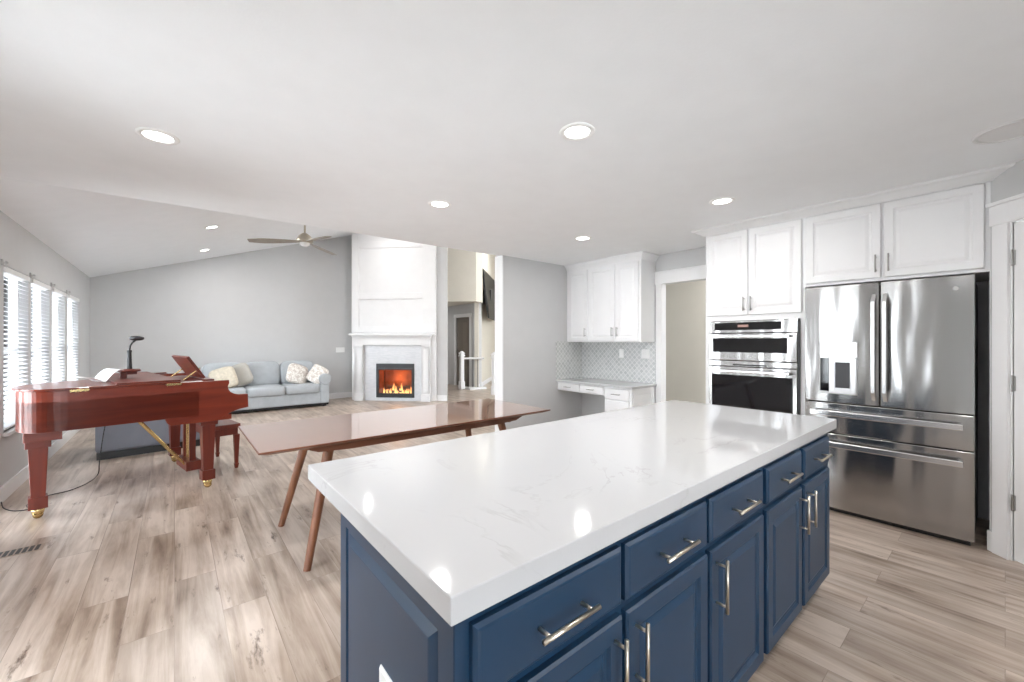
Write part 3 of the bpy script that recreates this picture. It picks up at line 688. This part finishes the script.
for s_ in (-1, 1):
    y = s_*ay; mb.prism_y([(-ax,.722),(ax,.722),(ax-.10,.682),(ax-.3,.672),(-ax+.3,.672),(-ax+.10,.682)], y-.012, y+.012)
for s_ in (-1, 1): mb.box(s_*(ax-.16)-.012, s_*(ax-.16)+.012, -ay, ay, .672, .722)
mb.build('apron', 'walnutrail', t)
for sx_ in (-1, 1):
    for sy_ in (-1, 1):
        top = (sx_*(hx-.42), sy_*(hy-.20), .722); bot = (sx_*(hx-.255), sy_*(hy-.075), .0)
        MB().cyl(bot, top, .021, .033, 20).build('leg', 'walnut', t, smooth=False)

# ------------------------------------------------------------------ grand piano
PA = math.radians(10.8)
p = thing('grand_piano', 'polished mahogany baby grand piano standing by the windows', 'piano', (.25, 4.63, 0), PA)
def bez(p0, p1, p2, p3, n=14):
    out = []
    for i in range(1, n+1):
        t_ = i/n; u = 1-t_
        out.append(tuple(u**3*p0[k]+3*u*u*t_*p1[k]+3*u*t_*t_*p2[k]+t_**3*p3[k] for k in (0, 1)))
    return out
def outline(xf, g=0):
    pts = [(xf, -g), (-.88, -g)]
    pts += bez((-.88,-g),(-1.06-g,-g),(-1.13-g,.10),(-1.13-g,.30))
    pts += bez((-1.13-g,.30),(-1.13-g,.56),(-1.02,.70+g),(-.80,.78+g))
    pts += bez((-.80,.78+g),(-.50,.90+g),(-.50,1.22+g),(-.12,1.40+g))
    pts += [(-.05,1.42+g), (xf,1.42+g)]
    return pts
MB().prism(outline(-.08)[::-1], .685, .90).build('case', 'mahog', p)
# upper rim as a wall following the outline
def rim(mb, pts, th, z0, z1):
    n = len(pts); inn = []
    for i in range(n):
        a = Vector(pts[max(i-1,0)]); c = Vector(pts[min(i+1,n-1)]); d = (c-a).normalized(); nrm = Vector((d.y, -d.x))
        q = Vector(pts[i])+nrm*th; inn.append((q.x, q.y))
    vs = [(x,y,z0) for x,y in pts]+[(x,y,z1) for x,y in pts]+[(x,y,z0) for x,y in inn]+[(x,y,z1) for x,y in inn]
    fs = []
    for i in range(n-1):
        fs += [(i,i+1,n+i+1,n+i),(2*n+i+1,2*n+i,3*n+i,3*n+i+1),(n+i,n+i+1,3*n+i+1,3*n+i),(i+1,i,2*n+i,2*n+i+1)]
    fs += [(0,n,3*n,2*n),(n-1,2*n-1,4*n-1,3*n-1)]
    mb._faces(vs, fs); return mb
rim(MB(), outline(-.08), .04, .68, .983).build('rim', 'mahog', p, bevel=.003)
prof = [(-.09,.983),(.150,.983),(.152,.955),(.140,.925),(.146,.895),(.162,.870),(.19,.852),(.225,.842),(.305,.838),(.31,.71),(.24,.70),(.18,.685),(.13,.660),(.09,.635),(.06,.612),(-.28,.620),(-.30,.640),(-.315,.675),(-.315,.69),(-.09,.69)]
for y0 in (0, 1.375): MB().prism_y(prof, y0, y0+.045).build('arm', 'mahog', p, bevel=.003)
MB().box(-.12, .12, .045, 1.375, .655, .715).box(.12, .29, .045, 1.375, .70, .715).build('keybed', 'mahog', p)
MB().box(.285, .305, .045, 1.375, .70, .755).build('key_slip', 'mahog', p)
for y0 in (.045, 1.315): MB().box(.13, .285, y0, y0+.06, .715, .80).build('key_block', 'mahog', p, bevel=.004)
MB().box(.13, .28, .105, 1.315, .715, .742).build('white_keys', 'ivory', p)
mb = MB(); y = .12
for i in range(52):
    if i % 7 in (0,1,3,4,5): mb.box(.13, .215, .105+(i+1)*1.21/52-.0065, .105+(i+1)*1.21/52+.0065, .742, .755)
mb.build('black_keys', 'black', p)
MB().box(.095, .13, .045, 1.375, .715, .90).build('fallboard', 'mahog', p, bevel=.004)
MB().box(-.22, .095, .045, 1.375, .90, .915).build('iron_plate', 'brass', p)
mb = MB(); mb.prism(outline(-.215, .018)[::-1], .985, .999); lid = mb.build('lid', 'mahog', p, bevel=.003)
MB().prism([(-.62,-.018),(-.215,-.018),(-.215,1.435),(-.42,1.435),(-.62,1.30)], 1.001, 1.015).build('lid_flap', 'mahogv', p, bevel=.003)
for x in (-.82, -.26):
    MB().box(x-.05, x+.05, -.022, -.001, .968, .986).build('hinge', 'brass', p)
# music desk
mk = MB(); mk.box(-.012, .012, .40, 1.02, 0, .25); mk.xf(Matrix.Translation((.055,0,.985)) @ Matrix.Rotation(-math.radians(32), 4, 'Y')); md = mk.build('music_desk', 'mahogv', p, bevel=.003)
MB().box(-.16, .12, .34, 1.08, .955, .975).build('desk_shelf', 'mahogv', p)
MB().tube([(-.10,.45,.975),(.03,.45,1.08)], .006).tube([(-.10,.97,.975),(.03,.97,1.08)], .006).build('desk_prop', 'brass', p)
def pleg(x, y, top, w=1.0):
    l = MB(); l.frust((x,y,.10),(.036,.036),(x,y,top-.04),(.052,.052)); l.box(x-.066,x+.066,y-.066,y+.066,top-.06,top); l.box(x-.05,x+.05,y-.05,y+.05,.075,.165)
    o = l.build('leg', 'mahogv', p, bevel=.003)
    c = MB(); c.cyl((x,y-.022,.028),(x,y+.022,.028),.028,n=20); c.cyl((x,y,.03),(x,y,.078),.03,.04,16); c.build('caster', 'brass', o, smooth=True)
pleg(.0, .08, .64); pleg(.0, 1.33, .64)
MB().prism([(-.17,.02),(.17,.0),(.17,.16),(-.17,.16)], .615, .665).build('leg_block', 'mahog', p, bevel=.003)
MB().prism([(-.17,1.25),(.17,1.25),(.17,1.40),(-.17,1.40)], .615, .665).build('leg_block', 'mahog', p, bevel=.003)
pleg(-1.02, .28, .60)
MB().box(-1.095, -.90, .14, .48, .60, .69).build('leg_block', 'mahog', p, bevel=.004)
# pedal lyre with brass rods
ly = MB(); ly.box(-.02,.03,.60,.64,.12,.66); ly.box(-.02,.03,.84,.88,.12,.66); ly.box(-.06,.06,.54,.94,.06,.15); lyo = ly.build('pedal_lyre', 'mahogv', p, bevel=.003)
rd = MB()
for y in (.68,.74,.80): rd.cyl((.0,y,.14),(.0,y,.66),.006,n=8)
rd.build('rods', 'brass', lyo)
for y in (.66,.74,.82): MB().soft((.10,y,.075),(.06,.018,.008),.6).build('pedal', 'brass', lyo, smooth=True)
MB().cyl((-.45,.60,.685),(-.04,.62,.10),.012,n=10).cyl((-.45,.88,.685),(-.04,.86,.10),.012,n=10).build('brace', 'brass', lyo)

# things on the piano
def on_piano(x, y, z): return (Matrix.Translation((.25,4.63,0)) @ Matrix.Rotation(PA,4,'Z') @ Vector((x,y,z)))
lp = thing('piano_lamp', 'black desk lamp with a round wooden base on the piano lid', 'lamp', on_piano(-.47,.56,1.016), PA)
MB().box(-.065, -.02, -.025, .025, 0, .08).box(-.02,.05,-.02,.02,.03,.056).build('post', 'mahogv', lp, bevel=.004)
MB().lathe([(0,.055),(.075,.055),(.08,.066),(.07,.078),(0,.08)], n=28).build('base', 'mahogv', lp, smooth=True)
MB().cyl((0,0,.08),(0,0,.25),.019,.014,16).build('stem', 'black', lp)
MB().tube([(0,0,.245),(.005,0,.29),(.02,0,.32),(.05,0,.35)], .007, 10).cyl((0,0,.23),(0,0,.25),.017,.017,12).build('arm', 'black', lp)
MB().soft((.05,0,.36),(.052,.052,.022),1,e2=.8).build('lamp_shade', 'black', lp, smooth=True)
sh = thing('sheet_music', 'open white sheet music lying on the piano lid left of the lamp', 'sheet music', on_piano(-.68,.42,1.0), PA+.2)
def leafm(sg, zt):
    mb = MB(); n = 8; vs = []
    for i in range(n+1):
        t_ = i/n; x = sg*t_*(.12 if sg > 0 else .14); z = .004+zt*math.sin(t_*PI*.6)
        vs += [(x,-.14,z),(x,.14,z),(x,-.14,z+.002),(x,.14,z+.002)]
    fs = []
    for i in range(n):
        a, c = 4*i, 4*i+4; fs += [(a,a+1,c+1,c),(a+2,c+2,c+3,a+3),(a,c,c+2,a+2),(a+1,a+3,c+3,c+1)]
    mb._faces(vs, fs); return mb
leafm(-1,.05).build('page', 'paper', sh, smooth=True); leafm(1,.10).build('page', 'paper', sh, smooth=True)
bk = thing('music_book', 'thin white booklet lying flat beside the music desk', 'book', on_piano(-.08,.22,.917), PA)
MB().box(-.09, .09, -.11, .11, 0, .05).build('cover', 'paper', bk, bevel=.002)

# bench
bn = thing('piano_bench', 'dark mahogany piano bench half hidden behind the front leg of the piano', 'bench', on_piano(.25,.86,0), PA)
MB().box(-.145, .145, -.36, .36, .43, .475).build('seat', 'mahogv', bn, bevel=.006)
MB().box(-.125, .125, -.34, .34, .36, .43).build('seat_frame', 'mahogv', bn)
for a in (-1,1):
    for b in (-1,1):
        l = MB().frust((a*.115,b*.325,.05),(.014,.014),(a*.115,b*.325,.36),(.025,.025)); l.frust((a*.115,b*.325,0),(.012,.012),(a*.115,b*.325,.05),(.02,.02)); l.build('leg', 'mahogv', bn)

# lamp cord on the floor
def smooth_path(pts, n=8):
    out = []; P = [pts[0]]+pts+[pts[-1]]
    for i in range(1, len(P)-2):
        a, b, c, d = map(Vector, P[i-1:i+3])
        for k in range(n):
            t_ = k/n; out.append(.5*((2*b)+(-a+c)*t_+(2*a-5*b+4*c-d)*t_*t_+(-a+3*b-3*c+d)*t_**3))
    out.append(Vector(pts[-1])); return out
cu = smooth_path([(-.50,5.62,.67),(-.55,5.75,.40),(-.585,5.84,.12),(-.595,5.84,.006),(-.63,5.55,.006),(-.73,5.36,.006),(-.855,5.30,.006),(-.93,5.12,.006),(-.90,4.98,.006),(-.98,5.0,.006),(-1.06,5.14,.006),(-1.10,5.28,.02)])
tag(MB().tube(cu, .004, 6).build('power_cord', 'black', smooth=True), 'thin black power cord trailing from under the piano to the window wall', 'cord')
fv = thing('floor_vent', 'dark slotted floor register set in the planks at the left edge', 'floor vent', (-.82, 4.03, 0))
MB().box(-.16, .16, -.055, .055, .0, .003).build('frame', mat('vent_paint', (.33,.27,.22), .5), fv)
mb = MB()
for i in range(11): mb.prism([(-.147+i*.027,-.045),(-.129+i*.027,-.045),(-.129+i*.027,.045),(-.147+i*.027,.045)], .003, .0045)
mb.build('slots', 'black', fv)

# ------------------------------------------------------------------ armchair seen from behind, under the piano
ac = thing('armchair', 'slate grey upholstered armchair seen from behind under the piano', 'armchair', (-.21, 6.575, 0), math.radians(5.5))
MB().box(-.47, .47, .0, .86, .0, .08).build('plinth', 'black', ac)
MB().box(-.48, .48, -.01, .16, .08, .80).build('backrest', 'fabric2', ac, bevel=.03)
for s_ in (-1,1): MB().box(s_*.39-.09, s_*.39+.09, .16, .88, .08, .60).build('arm', 'fabric2', ac, bevel=.03)
MB().box(-.30, .30, .16, .86, .08, .30).build('seat_frame', 'fabric2', ac)
MB().soft((0,.51,.37),(.30,.36,.08),.3).build('seat_cushion', 'fabric2', ac, smooth=True)

# ------------------------------------------------------------------ sofa
sf = thing('sofa', 'long pale blue-grey three-seat sofa against the back wall', 'sofa', (1.36, 9.93, 0))
# local: x right, y 0 at the wall side, front at -.97
MB().box(-1.0, 1.0, -.94, -.05, .07, .30).build('base', 'fabric', sf, bevel=.02)
MB().box(-1.12, 1.12, -.92, -.06, .03, .075).build('plinth', 'black', sf)
MB().prism_x([(-.05,.07),(-.24,.07),(-.30,.62),(-.26,.80),(-.16,.85),(-.05,.82)], -1.02, 1.02).build('back_frame', 'fabric', sf, bevel=.03)
for s_ in (-1,1):
    a = MB().box(s_*1.04-.085, s_*1.04+.085, -.95, -.05, .07, .56); a.cyl((s_*1.055,-.97,.56),(s_*1.055,-.06,.56),.115,n=24); a.build('arm', 'fabric', sf, bevel=.015)
for k in range(3):
    x = (k-1)*.64
    MB().soft((x,-.62,.375),(.325,.36,.10),.22,e2=.35).build('seat_cushion', 'fabric', sf, smooth=True)
    rt = Matrix.Rotation(math.radians(-12),3,'X')
    MB().soft((x,-.335,.68),(.322,.13,.25),.35,e2=.42,rot=rt).build('back_cushion', 'fabric', sf, smooth=True)
for a in (-1,1):
    for y in (-.88,-.12): MB().frust((a*1.05,y,0),(.025,.025),(a*1.05,y,.04),(.035,.035)).build('foot', 'black', sf)
def pillow(x, y, z, size, m, label, ry, rx, rz=0, t_=.07):
    o = MB().soft((0,0,0),(size/2,t_,size/2),.85,e2=.42).build('throw_pillow', m, smooth=True)
    # pinch the sides so the corners stand out
    o.location = (x, y, z); o.rotation_euler = (rx, ry, rz); return tag(o, label, 'pillow', 'throw pillows on the sofa')
pillow(1.96, 9.34, .66, .42, 'floral', 'white and tan patterned pillow leaning on the right back cushion of the sofa', .35, -.38, .15)
pillow(2.31, 9.18, .65, .38, 'floral', 'white patterned pillow tucked against the right arm of the sofa', .45, -.35, -.9)
pillow(.70, 9.22, .65, .42, 'beige', 'mottled beige pillow on the left seat of the sofa, just above the piano', -.3, -.38, -.15)
pillow(.95, 9.40, .68, .44, 'taupepillow', 'grey tan pillow leaning behind the beige one on the sofa', -.42, -.32, -.3)

# ------------------------------------------------------------------ fireplace
def Rb(a, b, z=0): x, y = ab(a, b); return (x, y, z)
fm = (FA+FB)/2
mn = thing('fireplace_mantel', 'white wooden fireplace mantel with a wide shelf under the panelled chimney', 'mantel', Rb(fm, FC), -PI/4)
hw = .865
for s_ in (-1,1):
    l = MB().box(s_*.77-.095, s_*.77+.095, -.10, 0, 0, 1.26); l.box(s_*.77-.105, s_*.77+.105, -.115, 0, 0, .16); l.build('leg', 'white', mn, bevel=.004)
    MB().rings(s_*.77-.095, s_*.77+.095, .18, 1.22, [(0,.10),(.035,.10),(.042,.094)], back=.09).build('leg_panel', 'white', mn)
MB().box(-hw, hw, -.10, 0, 1.26, 1.42).build('header', 'white', mn, bevel=.004)
MB().box(-hw-.03, hw+.03, -.13, 0, 1.42, 1.45).box(-hw-.055, hw+.055, -.16, 0, 1.45, 1.475).build('bed_moulding', 'white', mn, bevel=.004)
MB().box(-hw-.095, hw+.095, -.21, 0, 1.475, 1.515).build('shelf', 'white', mn, bevel=.004)
ts = MB(); ts.box(-.675, ox0-fm, -.03, 0, 0, 1.26); ts.box(ox1-fm, .675, -.03, 0, 0, 1.26); ts.box(ox0-fm, ox1-fm, -.03, 0, oz1, 1.26); ts.box(ox0-fm, ox1-fm, -.03, 0, 0, .07)
ts.build('tile_surround', 'hearth', mn)
fi = thing('gas_fireplace', 'black framed gas fireplace with burning flames', 'fireplace', Rb((ox0+ox1)/2, FC), -PI/4)
W = (ox1-ox0)/2
mb = MB(); mb.box(-W,-W+.06,-.045,-.005,.075,oz1); mb.box(W-.06,W,-.045,-.005,.075,oz1); mb.box(-W+.06,W-.06,-.045,-.005,.075,.17); mb.box(-W+.06,W-.06,-.045,-.005,.70,oz1)
mb.build('frame', 'black', fi, bevel=.003)
MB().box(-W+.04, W-.04, -.05, -.044, .715, .745).build('louvre', 'darkgrey', fi)
mb = MB(); mb.box(-W+.06, W-.06, .30, .32, .13, .72); mb.box(-W+.02, -W+.04, .0, .31, .13, .72); mb.box(W-.04, W-.02, .0, .31, .13, .72); mb.box(-W+.03, W-.03, .0, .31, .11, .14)
mb.build('firebox_lining', 'glow', fi)
lg = []
for (x0,y0,z0,x1,y1,z1,r_) in ((-.30,.17,.20,.28,.20,.22,.045),(-.22,.10,.19,.10,.14,.20,.036),(-.02,.12,.27,.26,.22,.31,.034),(-.26,.23,.29,.02,.15,.30,.03)):
    MB().cyl((x0,y0,z0),(x1,y1,z1),r_,r_*.85,12).build('log', 'log', fi)
fl = random.Random(3)
for k in range(13):
    x = -.31+.62*k/12+fl.uniform(-.015,.015); h_ = fl.uniform(.10,.19)+(.10 if k in (4,5,8) else 0); r_ = fl.uniform(.022,.036); y = fl.uniform(.05,.13)
    mb = MB(); n = 9; kk = 10; vs = []
    for j in range(n+1):
        t_ = j/n; rr = r_*(math.sin(PI*min(1,t_*1.0+.12))**.8 if t_ < .99 else 0.02)*(1-.35*t_); ox = .02*math.sin(t_*5+k)*t_
        for i in range(kk): vs.append((x+ox+rr*math.cos(2*PI*i/kk), y+rr*.5*math.sin(2*PI*i/kk), .15+h_*t_))
    mb._faces(vs, [(j*kk+i, j*kk+(i+1)%kk, (j+1)*kk+(i+1)%kk, (j+1)*kk+i) for j in range(n) for i in range(kk)]+[tuple(range(kk))[::-1], tuple(range(n*kk,(n+1)*kk))])
    mb.build('flame', 'flame', fi, smooth=True)
MB().box(-W+.06, W-.06, -.03, -.026, .17, .70).build('glass', 'glass', fi)
ld = bpy.data.lights.new('fire_glow', 'POINT'); ld.energy = 5; ld.color = (1,.4,.12); ld.shadow_soft_size = .08
lo = bpy.data.objects.new('fire_glow', ld); COL.objects.link(lo); lo.parent = fi; lo.location = (0,.12,.5)

# ------------------------------------------------------------------ ceiling fan
fn = thing('ceiling_fan', 'brushed bronze three-blade ceiling fan hanging from the sloped ceiling', 'ceiling fan', (1.50, 6.67, 2.86))
top = vz(1.5)-2.86
MB().cyl((0,0,.08),(0,0,top-.02),.014,n=14).build('downrod', 'fan', fn)
MB().lathe([(0,top+.02),(.07,top+.02),(.07,top-.02),(.03,top-.09),(0,top-.09)]).build('canopy', 'fan', fn, smooth=True)
MB().lathe([(0,.10),(.03,.10),(.05,.085),(.085,.055),(.11,.0),(.112,-.035),(.07,-.045),(0,-.045)]).build('motor_housing', 'fan', fn, smooth=True)
MB().lathe([(.07,-.045),(.065,-.075),(.04,-.09),(0,-.092)]).build('light_lens', 'plastic', fn, smooth=True)
for k, ang in enumerate((math.radians(160.4), math.radians(40.4), math.radians(-79.6))):
    # blade plan: tapered paddle, pitched
    b = MB(); n = 10; up = []; lo_ = []
    for i in range(n+1):
        t_ = i/n; x = .10+.63*t_; wd = .035+.045*math.sin(min(1,t_*1.3)*PI/2)-.03*max(0,t_-.75)/.25
        up.append((x, wd)); lo_.append((x, -wd))
    b.prism(up[::-1]+lo_, -.004, .004)
    b.xf(Matrix.Rotation(ang, 4, 'Z') @ Matrix.Translation((0,0,-.025)) @ Matrix.Rotation(math.radians(3.5), 4, 'Y') @ Matrix.Rotation(math.radians(11), 4, 'X'))
    b.build('blade', 'blade', fn)

# ------------------------------------------------------------------ stair hall
rl = thing('stair_railing', 'white newel posts with a handrail and dark balusters at the hallway stairs', 'railing', (6.2, 8.95, 0))
for y in (.75, -.76):
    n_ = MB().box(-.065,.065,y-.065,y+.065,0,.22); n_.box(-.05,.05,y-.05,y+.05,.22,.92); n_.box(-.07,.07,y-.07,y+.07,.92,.96); n_.box(-.055,.055,y-.055,y+.055,.96,1.0); n_.frust((0,y,1.0),(.075,.075),(0,y,1.07),(.02,.02))
    n_.build('newel_post', 'white', rl, bevel=.004)
MB().cyl((.05,.75,.86),(.55,.45,.86),.03,n=12).build('handrail', 'white', rl)
MB().box(.05, 1.6, -.79, -.73, .84, .89).build('handrail', 'white', rl)
for k in range(3): MB().cyl((.16+.12*k,.68-.07*k,.02),(.16+.12*k,.68-.07*k,.85),.009,n=8).build('baluster', 'iron', rl)
for k in range(8): MB().cyl((.16+.13*k,-.76,.02),(.16+.13*k,-.76,.85),.009,n=8).build('baluster', 'iron', rl)
MB().box(.05, .6, .40, .80, 0, .05).box(.05,1.6,-.80,-.72,0,.05).build('curb', 'white', rl)
tv = thing('television', 'large dark screen hung aslant high on the stair hall wall', 'television', Rb(-1.74, 11.47, 2.0), PI/4)
# local x runs away from the camera, -y faces out of the wall
tm = Matrix.Rotation(-math.radians(6.9), 4, 'X')
MB().box(0, 2.4, 0, .04, 0, 1.43).xf(tm).build('frame', 'black', tv, bevel=.004)
MB().box(.05, 2.35, -.004, .002, .05, 1.38).xf(tm).build('screen', 'black', tv)
MB().box(.8, 1.6, .06, .29, .5, .9).build('wall_mount', 'darkgrey', tv)
